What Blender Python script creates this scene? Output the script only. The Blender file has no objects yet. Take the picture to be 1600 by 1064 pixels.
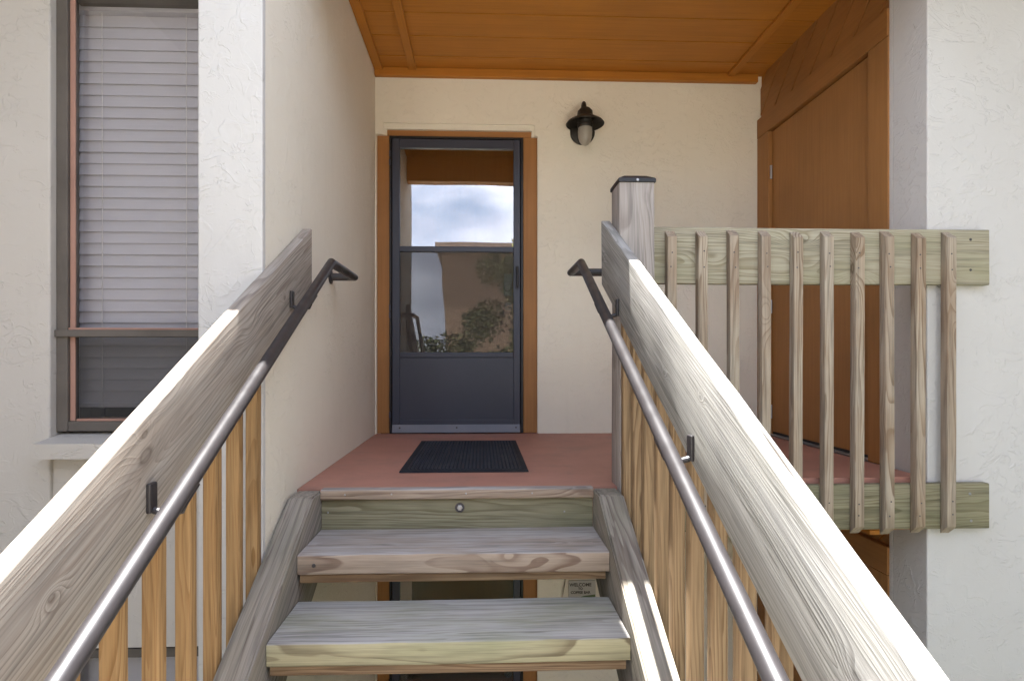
import bpy, bmesh, math, random
from mathutils import Vector, Matrix, noise
random.seed(7)
R = math.radians
S = bpy.context.scene
C = S.collection
ZC = 3.10                                   # camera height above the ground; all z below are relative to the camera

# ------------------------------------------------------------------ camera, sky, sun, exposure
cam = bpy.data.cameras.new('camera'); camo = bpy.data.objects.new('camera', cam); C.objects.link(camo)
cam.sensor_width = 36; cam.lens = 890/1600*36
camo.location = (0, 0, ZC); camo.rotation_euler = (R(90), 0, -R(2.2))
cam.shift_x = (800-786.2)/1600; cam.shift_y = 29/1600
cam.clip_start = 0.02; cam.clip_end = 500
S.camera = camo
SUN = Vector((-0.08, 0.13, 1.0)).normalized()          # towards the sun: nearly overhead, a little behind the building
w = bpy.data.worlds.new('World'); S.world = w; w.use_nodes = True
wn, wl = w.node_tree.nodes, w.node_tree.links
sky = wn.new('ShaderNodeTexSky'); sky.sky_type = 'NISHITA'; sky.sun_disc = False
sky.sun_elevation = math.asin(SUN.z); sky.sun_rotation = math.atan2(SUN.x, SUN.y)
sky.air_density = 1.0; sky.dust_density = 0.4
wtc = wn.new('ShaderNodeTexCoord'); wmp = wn.new('ShaderNodeMapping'); wmp.inputs['Scale'].default_value = (1, 1, 1.7)
wno = wn.new('ShaderNodeTexNoise'); wno.inputs['Scale'].default_value = 2.6; wno.inputs['Detail'].default_value = 7; wno.inputs['Distortion'].default_value = .6
wrp = wn.new('ShaderNodeValToRGB'); wrp.color_ramp.elements[0].position = .36; wrp.color_ramp.elements[1].position = .55
wno2 = wn.new('ShaderNodeTexNoise'); wno2.inputs['Scale'].default_value = 5.5; wno2.inputs['Detail'].default_value = 5
wr2 = wn.new('ShaderNodeValToRGB')
wr2.color_ramp.elements[0].position = .3; wr2.color_ramp.elements[0].color = (5.4, 5.9, 7.4, 1)
wr2.color_ramp.elements[1].position = .7; wr2.color_ramp.elements[1].color = (10.8, 11.4, 13.2, 1)
wmx = wn.new('ShaderNodeMixRGB')
bg = wn['Background']; bg.inputs['Strength'].default_value = 0.075
wl.new(wtc.outputs['Generated'], wmp.inputs[0]); wl.new(wmp.outputs[0], wno.inputs['Vector']); wl.new(wmp.outputs[0], wno2.inputs['Vector'])
wl.new(wno.outputs[0], wrp.inputs[0]); wl.new(wno2.outputs[0], wr2.inputs[0])
wl.new(wrp.outputs[0], wmx.inputs[0]); wl.new(sky.outputs[0], wmx.inputs[1]); wl.new(wr2.outputs[0], wmx.inputs[2])
wl.new(wmx.outputs[0], bg.inputs['Color'])
sl = bpy.data.lights.new('sun', 'SUN'); sl.energy = 5.0; sl.angle = R(.53); sl.color = (1, .98, .95)
so = bpy.data.objects.new('sun', sl); C.objects.link(so); so.rotation_euler = SUN.to_track_quat('Z', 'Y').to_euler(); so.location = (0, 0, 20)
vs = S.view_settings; vs.view_transform = 'Standard'; vs.look = 'None'; vs.exposure = 2.45; vs.gamma = 1.0; vs.use_curve_mapping = False
S.render.engine = 'CYCLES'; S.cycles.max_bounces = 9; S.cycles.diffuse_bounces = 4; S.cycles.transparent_max_bounces = 16

# ------------------------------------------------------------------ materials
class NT:
    def __init__(s, name):
        s.m = bpy.data.materials.new(name); s.m.use_nodes = True
        s.n = s.m.node_tree.nodes; s.l = s.m.node_tree.links; s.b = s.n['Principled BSDF']
    def new(s, t, **kw):
        o = s.n.new(t)
        for k, v in kw.items():
            if k in o.inputs: s.put(o.inputs[k], v)
            else: setattr(o, k, v)
        return o
    def put(s, i, v):
        if isinstance(v, bpy.types.NodeSocket): s.l.new(v, i)
        else: i.default_value = v
    def math(s, op, a, b=None, c=None, clamp=False):
        o = s.n.new('ShaderNodeMath'); o.operation = op; o.use_clamp = clamp
        s.put(o.inputs[0], a)
        if b is not None: s.put(o.inputs[1], b)
        if c is not None: s.put(o.inputs[2], c)
        return o.outputs[0]
    def vmath(s, op, a, b):
        o = s.n.new('ShaderNodeVectorMath'); o.operation = op; s.put(o.inputs[0], a); s.put(o.inputs[1], b); return o.outputs[0]
    def noise(s, vec, scale, detail=3, rough=.5, dist=0):
        o = s.n.new('ShaderNodeTexNoise'); s.put(o.inputs['Vector'], vec); o.inputs['Scale'].default_value = scale
        o.inputs['Detail'].default_value = detail; o.inputs['Roughness'].default_value = rough; o.inputs['Distortion'].default_value = dist
        return o.outputs[0]
    def ramp(s, fac, *stops):
        o = s.n.new('ShaderNodeValToRGB'); s.put(o.inputs[0], fac); e = o.color_ramp.elements
        while len(e) < len(stops): e.new(.5)
        for k, (p, c) in enumerate(stops):
            e[k].position = p; e[k].color = (c, c, c, 1) if isinstance(c, (int, float)) else (*c, 1)
        return o.outputs[0]
    def mix(s, f, a, b, mode='MIX'):
        o = s.n.new('ShaderNodeMixRGB'); o.blend_type = mode
        for k, v in enumerate((f, a, b)):
            if isinstance(v, tuple): v = (*v, 1)
            s.put(o.inputs[k], v)
        return o.outputs[0]
    def bump(s, h, strength, dist=.01, normal=None):
        o = s.n.new('ShaderNodeBump'); o.inputs['Strength'].default_value = strength; o.inputs['Distance'].default_value = dist
        s.put(o.inputs['Height'], h)
        if normal is not None: s.put(o.inputs['Normal'], normal)
        return o.outputs[0]
    def pos(s): return s.n.new('ShaderNodeNewGeometry').outputs['Position']
    def obj(s): return s.n.new('ShaderNodeTexCoord').outputs['Object']
    def set(s, **kw):
        for k, v in kw.items():
            k = k.replace('_', ' ')
            if isinstance(v, tuple): v = (*v, 1) if len(v) == 3 and 'Color' in k else v
            s.put(s.b.inputs[k], v)
        return s.m

def stucco(name, col, amp=1.0):
    t = NT(name); p = t.pos()
    wz = t.noise(p, 1.6, 2)
    pv = t.vmath('ADD', p, t.vmath('MULTIPLY', t.n[-1].outputs['Color'], (.35, .35, .35)))
    big = t.noise(pv, 5.2, 2.2, .5, .5)
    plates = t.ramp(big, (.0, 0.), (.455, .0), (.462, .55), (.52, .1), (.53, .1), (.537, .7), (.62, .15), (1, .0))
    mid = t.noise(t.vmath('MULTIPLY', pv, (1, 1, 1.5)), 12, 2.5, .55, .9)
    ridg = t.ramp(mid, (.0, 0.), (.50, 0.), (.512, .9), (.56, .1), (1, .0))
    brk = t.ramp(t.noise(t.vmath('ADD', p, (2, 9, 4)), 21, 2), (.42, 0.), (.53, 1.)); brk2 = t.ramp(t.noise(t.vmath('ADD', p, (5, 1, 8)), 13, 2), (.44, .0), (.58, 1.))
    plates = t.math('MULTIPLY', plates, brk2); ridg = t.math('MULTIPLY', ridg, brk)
    fine = t.noise(p, 110, 3, .6); lump = t.noise(p, 28, 2)
    soft = t.noise(p, 2.6, 2); soft2 = t.noise(t.vmath('ADD', p, (7, 3, 1)), 3.7, 2)
    h = t.math('ADD', t.math('MULTIPLY', plates, t.ramp(soft, (.34, .15), (.50, 1.))), t.math('MULTIPLY', ridg, t.ramp(soft2, (.38, .1), (.54, 1.))))
    h = t.math('ADD', h, t.math('ADD', t.math('MULTIPLY', fine, .14), t.math('MULTIPLY', lump, .22)))
    n1 = t.bump(h, .52*amp, .0045)
    dirt = t.noise(p, 1.7, 5, .6)
    streak = t.noise(t.vmath('MULTIPLY', p, (9, 9, .7)), 1.6, 4)
    c = t.mix(t.ramp(dirt, (.35, 0.), (.75, .32)), col, tuple(a*b for a, b in zip(col, (.86, .83, .78))))
    c = t.mix(t.math('MULTIPLY', t.math('ADD', plates, ridg), .07), c, tuple(min(.9, a*1.16) for a in col))  # ridges painted lighter, standing in for the light they catch
    c = t.mix(t.ramp(streak, (.58, 0.), (.8, .10)), c, tuple(a*b for a, b in zip(col, (.74, .70, .64))))
    return t.set(Base_Color=c, Roughness=.82, Normal=n1, Specular_IOR_Level=.25)

def wood(name, light, dark, bleach=None, spacing=.009, warp=.035, knots=1.0, stain=None, rough=.8, top=0., contrast=1.0, bumpy=.5, crack=0., bl=.9, kl=()):
    """solid pine: growth rings about a pith line along local X, knots, fibres, weathering"""
    t = NT(name); o = t.obj(); rnd = t.n.new('ShaderNodeObjectInfo').outputs['Random']
    r1 = t.math('MULTIPLY', rnd, 37.); r2 = t.math('FRACT', t.math('MULTIPLY', rnd, 71.3)); r3 = t.math('FRACT', t.math('MULTIPLY', rnd, 173.7))
    off = t.n.new('ShaderNodeCombineXYZ'); t.put(off.inputs[0], r1); t.put(off.inputs[1], t.math('MULTIPLY_ADD', r2, .16, -.08)); t.put(off.inputs[2], t.math('MULTIPLY_ADD', r3, .16, -.08))
    q = t.vmath('ADD', o, off.outputs[0])
    # knots
    vo = t.n.new('ShaderNodeTexVoronoi'); vo.inputs['Scale'].default_value = 4.3; t.put(vo.inputs['Vector'], t.vmath('ADD', t.vmath('MULTIPLY', q, (.45, 1, 1)), (3.1, 1.7, .4)))
    d = t.math('DIVIDE', vo.outputs['Distance'], 4.3)
    if kl:
        so_ = t.n.new('ShaderNodeSeparateXYZ'); t.put(so_.inputs[0], o)
        for kx, kz, kr in kl:
            ax = t.math('MULTIPLY', t.math('SUBTRACT', so_.outputs[0], kx), .62); az = t.math('SUBTRACT', so_.outputs[2], kz)
            dk = t.math('SQRT', t.math('ADD', t.math('MULTIPLY', ax, ax), t.math('MULTIPLY', az, az)))
            d = t.math('MINIMUM', d, t.math('MULTIPLY', dk, .016/kr))
    g = t.math('DIVIDE', d, .034); g = t.math('POWER', 2.718, t.math('MULTIPLY', t.math('MULTIPLY', g, g), -1.))
    kn = t.math('MULTIPLY', g, .05*knots)
    nz = t.noise(t.vmath('MULTIPLY', q, (.75, 3.5, 3.5)), 1.0, 2)
    nz2 = t.noise(t.vmath('MULTIPLY', q, (5, 22, 22)), 1.0, 2)
    sp = t.n.new('ShaderNodeSeparateXYZ'); t.put(sp.inputs[0], q)
    yy = t.math('MULTIPLY_ADD', t.math('SUBTRACT', nz, .5), warp*1.3, sp.outputs[1])
    tilt = t.math('MULTIPLY', t.math('SINE', t.math('MULTIPLY', sp.outputs[0], .9)), .05)
    zz = t.math('ADD', sp.outputs[2], tilt)
    rad = t.math('SQRT', t.math('ADD', t.math('MULTIPLY', yy, yy), t.math('MULTIPLY', zz, zz)))
    rad = t.math('ADD', t.math('ADD', rad, kn), t.math('MULTIPLY', nz2, .003))
    rv = t.n.new('ShaderNodeCombineXYZ'); t.put(rv.inputs[0], rad); t.put(rv.inputs[1], t.math('MULTIPLY', sp.outputs[0], .05))
    rn_ = t.noise(rv.outputs[0], 46, 2)
    saw = t.math('FRACT', t.math('ADD', t.math('DIVIDE', rad, spacing), t.math('MULTIPLY', rn_, 3.2)))
    ring = t.ramp(saw, (0, 0.), (.40, .10), (.68, .55), (.84, 1.), (.95, 1.), (1., .0))
    irr = t.noise(t.vmath('MULTIPLY', q, (1.4, 11, 11)), 1.0, 3)
    ring = t.math('MULTIPLY', ring, t.ramp(irr, (.32, .32), (.60, 1.)))
    fib = t.noise(t.vmath('MULTIPLY', q, (5, 260, 260)), 1.0, 3, .6)
    fib2 = t.noise(t.vmath('MULTIPLY', q, (2.5, 60, 60)), 1.0, 3, .6)
    c = t.mix(t.math('MULTIPLY', ring, .9*contrast), light, dark)
    if bleach:
        bn = t.noise(t.vmath('MULTIPLY', q, (1.6, 9, 9)), 1.0, 4, .6)
        bf = t.ramp(bn, (.32, .05), (.66, bl))
        if top > 0:
            gn = t.n.new('ShaderNodeNewGeometry'); sz = t.n.new('ShaderNodeSeparateXYZ'); t.put(sz.inputs[0], gn.outputs['Normal'])
            up = t.ramp(sz.outputs[2], (.35, 0.), (.7, 1.))
            bf = t.math('MAXIMUM', t.math('MULTIPLY', bf, 1-top), t.math('MULTIPLY', up, .86))
        bc = t.mix(t.math('MULTIPLY', ring, .6), bleach, tuple(a*.52 for a in bleach))
        c = t.mix(bf, c, bc)
    if stain:
        sn = t.noise(t.vmath('MULTIPLY', q, (2.2, 7, 7)), 1.0, 4, .6)
        c = t.mix(t.ramp(sn, (.42, 0.), (.68, .6)), c, stain)
    c = t.mix(.55, c, t.ramp(fib, (.25, .55), (.5, 1.), (.8, 1.12)), 'MULTIPLY')
    c = t.mix(.7, c, t.ramp(fib2, (.28, .5), (.5, 1.), (.78, 1.15)), 'MULTIPLY')
    km = t.ramp(t.math('ADD', d, t.math('MULTIPLY', nz2, .006)), (.0, .55), (.007, .35), (.0125, 1.), (.017, 0.))
    c = t.mix(t.math('MULTIPLY', km, .8*min(knots, 1)), c, tuple(a*.42 for a in dark))
    h = t.math('ADD', t.math('MULTIPLY', ring, .28), t.math('MULTIPLY', fib, .6))
    if crack:
        cn = t.noise(t.vmath('MULTIPLY', q, (1.1, 46, 46)), 1.0, 2)
        ck = t.ramp(cn, (.0, 0.), (.685, 0.), (.70, 1.), (.72, 1.), (.735, 0.))
        c = t.mix(t.math('MULTIPLY', ck, crack), c, (.05, .04, .03)); h = t.math('SUBTRACT', h, t.math('MULTIPLY', ck, 2*crack))
    return t.set(Base_Color=c, Roughness=rough, Normal=t.bump(h, bumpy, .0016), Specular_IOR_Level=.3)

def paint(name, col, rough=.5, metal=0., var=.12, bumpy=.05, scale=40, spec=.5, stain=None):
    t = NT(name); p = t.pos()
    n = t.noise(p, 3.1, 4, .6); f = t.noise(p, scale, 3, .6)
    c = t.mix(t.ramp(n, (.3, 0.), (.7, 1.)), tuple(a*(1-var) for a in col), tuple(a*(1+var) for a in col))
    if stain: c = t.mix(t.ramp(t.noise(p, 5.5, 6, .7), (.5, 0.), (.72, .65)), c, stain)
    return t.set(Base_Color=c, Roughness=rough, Metallic=metal, Specular_IOR_Level=spec, Normal=t.bump(f, bumpy, .004))

CREAM = (.70, .645, .545)
M = {}
M['stucco'] = stucco('stucco_cream', (.62, .61, .59), 1.1)  # outer copy toned down to offset the strong light on front walls
M['stucco_dim'] = stucco('stucco_dimmed', (.56, .53, .49), 1.1)  # same stucco darkened further, standing in for shade on the window wall
M['stucco_rec'] = stucco('stucco_recess', (.85, .80, .68), 1.15)  # cream copy, lightened to even out the dim recess light
def painted_wood(name, col, axis):
    t = NT(name); p = t.pos(); sc = [55, 55, 55]; sc[axis] = 2.2
    g = t.noise(t.vmath('MULTIPLY', p, tuple(sc)), 1., 4, .6); n = t.noise(p, 2.3, 4)
    c = t.mix(t.ramp(n, (.3, 0.), (.7, 1.)), tuple(a*.88 for a in col), tuple(a*1.08 for a in col))
    c = t.mix(.35, c, t.ramp(g, (.3, .6), (.6, 1.)), 'MULTIPLY')
    return t.set(Base_Color=c, Roughness=.55, Normal=t.bump(g, .25, .003), Specular_IOR_Level=.35)
OR = (.48, .185, .024)
M['orange_x'] = painted_wood('orange_paint_grain_x', OR, 0)
M['orange_y'] = painted_wood('orange_paint_grain_y', OR, 1)
M['orange_z'] = painted_wood('orange_paint_grain_z', OR, 2)
M['closet'] = painted_wood('closet_paint', (.36, .165, .050), 2)
M['casing_z'] = painted_wood('casing_paint_z', (.39, .18, .058), 2)
M['casing_x'] = painted_wood('casing_paint_x', (.39, .18, .058), 0)
M['closet_y'] = painted_wood('closet_paint_grain_y', (.34, .15, .042), 1)
M['floor'] = paint('red_floor_paint', (.44, .215, .16), .55, 0, .10, .12, 60, .4, (.31, .18, .14))
M['slate'] = paint('slate_metal', (.042, .048, .072), .42, .0, .06, .02)
M['black'] = paint('black_metal', (.010, .010, .011), .45, .0, .1, .02)
M['sweep'] = paint('grey_sweep', (.23, .25, .30), .45, .3, .08, .05)
M['bronze'] = paint('bronze_frame', (.115, .100, .086), .6, .0, .28, .25)
M['salmon'] = paint('salmon_strip', (.38, .215, .165), .6)
M['blind'] = paint('blind_vinyl', (.49, .475, .51), .5, 0, .03, 0)
M['cord'] = paint('cord_white', (.62, .60, .58), .8)
M['steel'] = paint('galvanised_steel', (.40, .40, .41), .4, .8, .1, .05)
M['nail'] = paint('nail_dark', (.09, .085, .09), .5, .6)
M['rubber'] = paint('black_rubber', (.010, .012, .019), .7, 0, .25, .1, 120, .4, (.035, .034, .036))
M['rubber_rib'] = paint('black_rubber_rib', (.020, .023, .034), .6, 0, .3, .1, 120, .4, (.06, .058, .058))
M['lampmetal'] = paint('lamp_bronze', (.028, .023, .017), .5, .2, .2, .05)
M['dark'] = paint('dark_room', (.02, .018, .016), .9)
M['sign'] = paint('sign_paint', (.66, .60, .50), .7, 0, .05)
M['signface'] = paint('sign_face', (.42, .40, .37), .7, 0, .06)
M['ink'] = paint('sign_ink', (.06, .05, .04), .8)
M['leafpaint'] = paint('sign_leaf_paint', (.10, .14, .06), .8)
M['concrete'] = paint('concrete', (.60, .535, .43), .85, 0, .12, .2, 70)
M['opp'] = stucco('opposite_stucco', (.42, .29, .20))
M['opproof'] = paint('opposite_roof', (.16, .12, .10), .9, 0, .2, .2, 15)
M['winglass'] = paint('far_glass', (.03, .035, .04), .1)
M['bark'] = paint('bark', (.10, .08, .06), .9, 0, .3, .5, 25)
t = NT('handrail_paint'); p = t.pos()
M['rail'] = t.set(Base_Color=t.mix(t.noise(p, 30, 4), (.022, .019, .020), (.036, .032, .034)), Metallic=.0, Roughness=t.ramp(t.noise(p, 18, 3), (.3, .36), (.7, .46)), Specular_IOR_Level=.65)
t = NT('lawn'); p = t.pos()
M['grass'] = t.set(Base_Color=t.mix(t.noise(p, 1.3, 6, .7), (.05, .075, .03), (.10, .11, .055)), Roughness=.9, Normal=t.bump(t.noise(p, 60, 3), .6, .03))
t = NT('leaf'); rnd = t.n.new('ShaderNodeNewGeometry').outputs['Random Per Island']
M['leaf'] = t.set(Base_Color=t.ramp(rnd, (0, (.05, .075, .02)), (.6, (.11, .13, .035)), (1, (.20, .19, .07))), Roughness=.6)
M['leaf'].node_tree.nodes['Principled BSDF'].inputs['Subsurface Weight'].default_value = 0
# weathered timbers
M['w_board'] = wood('weathered_guard_board', (.40, .345, .285), (.19, .13, .095), (.37, .35, .32), .012, .022, .8, (.29, .235, .185), .82, 0., .85, .6, bl=.6, kl=((1.28, .049, .020), (1.262, .088, .010), (1.591, .014, .009), (.36, .0, .008)))
M['w_board_r'] = wood('weathered_guard_board_pale', (.36, .345, .315), (.13, .118, .10), (.37, .36, .345), .009, .025, .6, (.33, .32, .28), .82, 0., .85, .8, .9, bl=.7, kl=((1.847, .014, .012), (.95, -.03, .006), (1.2, .05, .006)))
M['w_bal'] = wood('honey_pine', (.41, .255, .115), (.24, .125, .042), None, .011, .03, .7, (.34, .20, .085), .7, 0., 1., .3)
M['w_bal_r'] = wood('tan_pine', (.33, .225, .125), (.15, .085, .04), None, .010, .04, 1., (.25, .16, .085), .72, 0., 1., .35)
M['w_bal_b'] = wood('grey_tan_pine', (.45, .37, .27), (.19, .115, .055), (.37, .345, .30), .011, .05, 1., (.27, .18, .115), .78, 0., 1., .4, bl=.45)
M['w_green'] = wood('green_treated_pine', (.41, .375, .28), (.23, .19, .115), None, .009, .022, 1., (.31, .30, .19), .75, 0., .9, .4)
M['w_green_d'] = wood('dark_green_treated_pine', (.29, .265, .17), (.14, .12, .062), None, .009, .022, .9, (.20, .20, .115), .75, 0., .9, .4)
M['w_tread'] = wood('weathered_tread', (.44, .35, .265), (.15, .08, .05), (.46, .445, .435), .015, .06, .7, (.31, .235, .17), .82, .8, 1., .55, .5, bl=.5)
M['w_tread_g'] = wood('weathered_tread_green', (.46, .42, .25), (.17, .13, .07), (.46, .445, .435), .016, .06, .7, (.26, .27, .15), .82, .8, 1., .55, .5, bl=.5)
M['w_string'] = wood('weathered_stringer', (.34, .305, .24), (.17, .125, .095), (.37, .34, .325), .018, .06, .4, (.22, .215, .16), .85, 0., 1., .5, bl=.55)
M['w_post'] = wood('weathered_post', (.38, .335, .30), (.19, .145, .12), (.37, .34, .32), .012, .02, .2, None, .82, 0., 1., .6, .9, bl=.7)
# glass
def glass(name, refl, tint):
    m = bpy.data.materials.new(name); m.use_nodes = True; n, l = m.node_tree.nodes, m.node_tree.links
    n.remove(n['Principled BSDF']); tr = n.new('ShaderNodeBsdfTransparent'); tr.inputs[0].default_value = (*tint, 1)
    gl = n.new('ShaderNodeBsdfGlossy'); gl.inputs['Roughness'].default_value = .004
    tc = n.new('ShaderNodeNewGeometry'); no = n.new('ShaderNodeTexNoise'); no.inputs['Scale'].default_value = 2.2; no.inputs['Detail'].default_value = 1
    bu = n.new('ShaderNodeBump'); bu.inputs['Strength'].default_value = .06; bu.inputs['Distance'].default_value = .02
    l.new(tc.outputs['Position'], no.inputs['Vector']); l.new(no.outputs[0], bu.inputs['Height']); l.new(bu.outputs[0], gl.inputs['Normal'])
    fr = n.new('ShaderNodeFresnel'); fr.inputs[0].default_value = 1.5; ad = n.new('ShaderNodeMath'); ad.operation = 'MULTIPLY'; ad.inputs[1].default_value = refl/.04; ad.use_clamp = True
    mx = n.new('ShaderNodeMixShader'); l.new(fr.outputs[0], ad.inputs[0]); l.new(ad.outputs[0], mx.inputs[0]); l.new(tr.outputs[0], mx.inputs[1]); l.new(gl.outputs[0], mx.inputs[2])
    l.new(mx.outputs[0], n['Material Output'].inputs[0]); return m
M['glass'] = glass('door_glass', .26, (.93, .93, .92)); M['wglass'] = glass('window_glass', .012, (.97, .97, .97))
def screen(name, a):
    m = bpy.data.materials.new(name); m.use_nodes = True; n, l = m.node_tree.nodes, m.node_tree.links
    b = n['Principled BSDF']; b.inputs['Base Color'].default_value = (.04, .04, .04, 1); b.inputs['Roughness'].default_value = .7; b.inputs['Alpha'].default_value = a
    return m
M['screen'] = screen('insect_screen', .50); M['screen_d'] = screen('door_screen', .55)
t = NT('frosted_globe'); M['globe'] = t.set(Base_Color=(.55, .50, .42), Roughness=.35, Transmission_Weight=.35)

# ------------------------------------------------------------------ builders
def link(name, me, mat, parent=None, mw=None):
    o = bpy.data.objects.new(name, me); C.objects.link(o)
    if mat is not None and not me.materials: me.materials.append(mat)
    mw = mw or Matrix()
    if parent is not None:
        o.parent = parent; o.matrix_parent_inverse = parent['_inv_'] if False else INV[parent.name]
    o.matrix_basis = mw
    INV[o.name] = (INV[parent.name] if parent is not None else Matrix())  # identity chain: filled below for children of meshes
    WORLD[o.name] = mw
    INV[o.name] = mw.inverted()
    return o
INV, WORLD = {}, {}
def tag(o, label, cat, group=None, kind=None):
    o['label'] = label; o['category'] = cat
    if group: o['group'] = group
    if kind: o['kind'] = kind
    return o
def thing(name, loc, label, cat, group=None):
    o = bpy.data.objects.new(name, None); C.objects.link(o); o.empty_display_size = .1
    m = Matrix.Translation(Vector((loc[0], loc[1], loc[2]+ZC))); o.matrix_basis = m; INV[o.name] = m.inverted(); WORLD[o.name] = m
    return tag(o, label, cat, group)
def mesh(name, vs, fs, smooth=False):
    me = bpy.data.meshes.new(name); me.from_pydata([tuple(v) for v in vs], [], fs); me.update()
    if smooth:
        for p in me.polygons: p.use_smooth = True
    return me
def bm_mesh(name, bm, smooth=False):
    bmesh.ops.recalc_face_normals(bm, faces=bm.faces); me = bpy.data.meshes.new(name); bm.to_mesh(me); bm.free()
    if smooth:
        for p in me.polygons: p.use_smooth = True
    return me
def bx(bm, x0, x1, y0, y1, z0, z1, bev=0.):
    m = Matrix.Translation(((x0+x1)/2, (y0+y1)/2, (z0+z1)/2)) @ Matrix.Diagonal((abs(x1-x0), abs(y1-y0), abs(z1-z0), 1))
    r = bmesh.ops.create_cube(bm, size=1, matrix=m)
    if bev > 0:
        ed = list({e for v in r['verts'] for e in v.link_edges}); bmesh.ops.bevel(bm, geom=ed, offset=bev, segments=2, affect='EDGES', profile=.5)
def box(name, x0, x1, y0, y1, z0, z1, mat, parent=None, bev=0.):
    """one box, world position given relative to the camera; origin at its own middle"""
    c = Vector(((x0+x1)/2, (y0+y1)/2, (z0+z1)/2)); bm = bmesh.new(); bx(bm, x0-c.x, x1-c.x, y0-c.y, y1-c.y, z0-c.z, z1-c.z, bev)
    return link(name, bm_mesh(name, bm), M[mat], parent, Matrix.Translation(c+Vector((0, 0, ZC))))
def boxes(name, lst, mat, parent=None, bev=0.):
    c = Vector((lst[0][0], lst[0][2], lst[0][4])); bm = bmesh.new()
    for b in lst: bx(bm, b[0]-c.x, b[1]-c.x, b[2]-c.y, b[3]-c.y, b[4]-c.z, b[5]-c.z, bev)
    return link(name, bm_mesh(name, bm), M[mat], parent, Matrix.Translation(c+Vector((0, 0, ZC))))
def frame_of(p0, p1, up):
    d = (Vector(p1)-Vector(p0)); L = d.length; X = d.normalized(); Zv = Vector(up); Zv = (Zv-X*Zv.dot(X)).normalized(); Y = Zv.cross(X)
    m = Matrix((X, Y, Zv)).transposed().to_4x4(); m.translation = Vector(p0)+Vector((0, 0, ZC)); return m, L
def timber_mesh(name, L, t, w, r=.004, n=10, wob=.0012, e0=(0, 0), e1=(0, 0), seed=0):
    """rounded-arris timber along local X, t thick in Y, w wide in Z, end faces sheared by e0/e1 = (per Y, per Z)"""
    sec = []
    for cy, cz, a0 in ((1, 1, 0), (-1, 1, 90), (-1, -1, 180), (1, -1, 270)):
        for a in (0, 45, 90):
            sec.append((cy*(t/2-r)+r*math.cos(R(a0+a)), cz*(w/2-r)+r*math.sin(R(a0+a))))
    vs, fs = [], []; m = len(sec)
    for i in range(n+1):
        f = i/n
        for j, (y, z) in enumerate(sec):
            x = L*f + (1-f)*(e0[0]*y+e0[1]*z) + f*(e1[0]*y+e1[1]*z)
            q = Vector((x*1.3+seed*3.7, y*6, z*6)); dy, dz = noise.noise(q)*wob, noise.noise(q+Vector((9, 4, 2)))*wob
            q2 = Vector((x*14+seed, j*1.7, 3)); dy += noise.noise(q2)*wob*.35; dz += noise.noise(q2+Vector((5, 5, 5)))*wob*.35
            vs.append((x, y+dy, z+dz))
    for i in range(n):
        for j in range(m):
            a = i*m+j; b = i*m+(j+1) % m; fs.append((a, a+m, b+m, b))
    fs.append(tuple(range(m))); fs.append(tuple(n*m+j for j in reversed(range(m))))
    me = bpy.data.meshes.new(name); me.from_pydata(vs, [], fs); me.update()
    bm = bmesh.new(); bm.from_mesh(me); bmesh.ops.recalc_face_normals(bm, faces=bm.faces); bm.to_mesh(me); bm.free()
    for k, pg in enumerate(me.polygons): pg.use_smooth = len(pg.vertices) == 4
    for e in me.edges:
        pass
    me.set_sharp_from_angle(angle=R(50))
    return me
def timber(name, p0, p1, up, w, t, mat, parent=None, **kw):
    m, L = frame_of(p0, p1, up)
    return link(name, timber_mesh(name, L, t, w, **kw), M[mat], parent, m)
def tube_mesh(name, pts, r, n=18):
    pts = [Vector(p) for p in pts]; vs, fs = [], []
    d0 = (pts[1]-pts[0]).normalized(); up = Vector((0, 0, 1)) if abs(d0.z) < .9 else Vector((1, 0, 0))
    A = d0.cross(up).normalized(); B = A.cross(d0).normalized()
    ring = [pts[0]+(A*math.cos(2*math.pi*k/n)+B*math.sin(2*math.pi*k/n))*r for k in range(n)]
    vs += ring
    for i in range(1, len(pts)):
        d = (pts[i]-pts[i-1]).normalized()
        if i < len(pts)-1: nn = (d+(pts[i+1]-pts[i]).normalized()).normalized()
        else: nn = d
        ring = [v + d*((pts[i]-v).dot(nn)/d.dot(nn)) for v in ring]; vs += ring
    for i in range(len(pts)-1):
        for k in range(n): fs.append((i*n+k, i*n+(k+1) % n, (i+1)*n+(k+1) % n, (i+1)*n+k))
    fs.append(tuple(reversed(range(n)))); fs.append(tuple((len(pts)-1)*n+k for k in range(n)))
    me = mesh(name, vs, fs, True); me.set_sharp_from_angle(angle=R(35)); return me
def tube(name, pts, r, mat, parent=None, n=18):
    c = Vector(pts[0]); return link(name, tube_mesh(name, [Vector(p)-c for p in pts], r, n), M[mat], parent, Matrix.Translation(c+Vector((0, 0, ZC))))
def lathe(name, prof, loc, mat, parent=None, n=32, axis='z'):
    vs, fs = [], []
    for r, z in prof:
        for k in range(n):
            a = 2*math.pi*k/n; v = (r*math.cos(a), r*math.sin(a), z)
            if axis == 'y': v = (v[0], -v[2], v[1])
            vs.append(v)
    for i in range(len(prof)-1):
        for k in range(n): fs.append((i*n+k, i*n+(k+1) % n, (i+1)*n+(k+1) % n, (i+1)*n+k))
    fs.append(tuple(reversed(range(n)))); fs.append(tuple((len(prof)-1)*n+k for k in range(n)))
    me = mesh(name, vs, fs); bm = bmesh.new(); bm.from_mesh(me); bmesh.ops.recalc_face_normals(bm, faces=bm.faces); bm.to_mesh(me); bm.free()
    for pg in me.polygons: pg.use_smooth = True
    me.set_sharp_from_angle(angle=R(40))
    return link(name, me, M[mat], parent, Matrix.Translation(Vector((loc[0], loc[1], loc[2]+ZC))))
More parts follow.
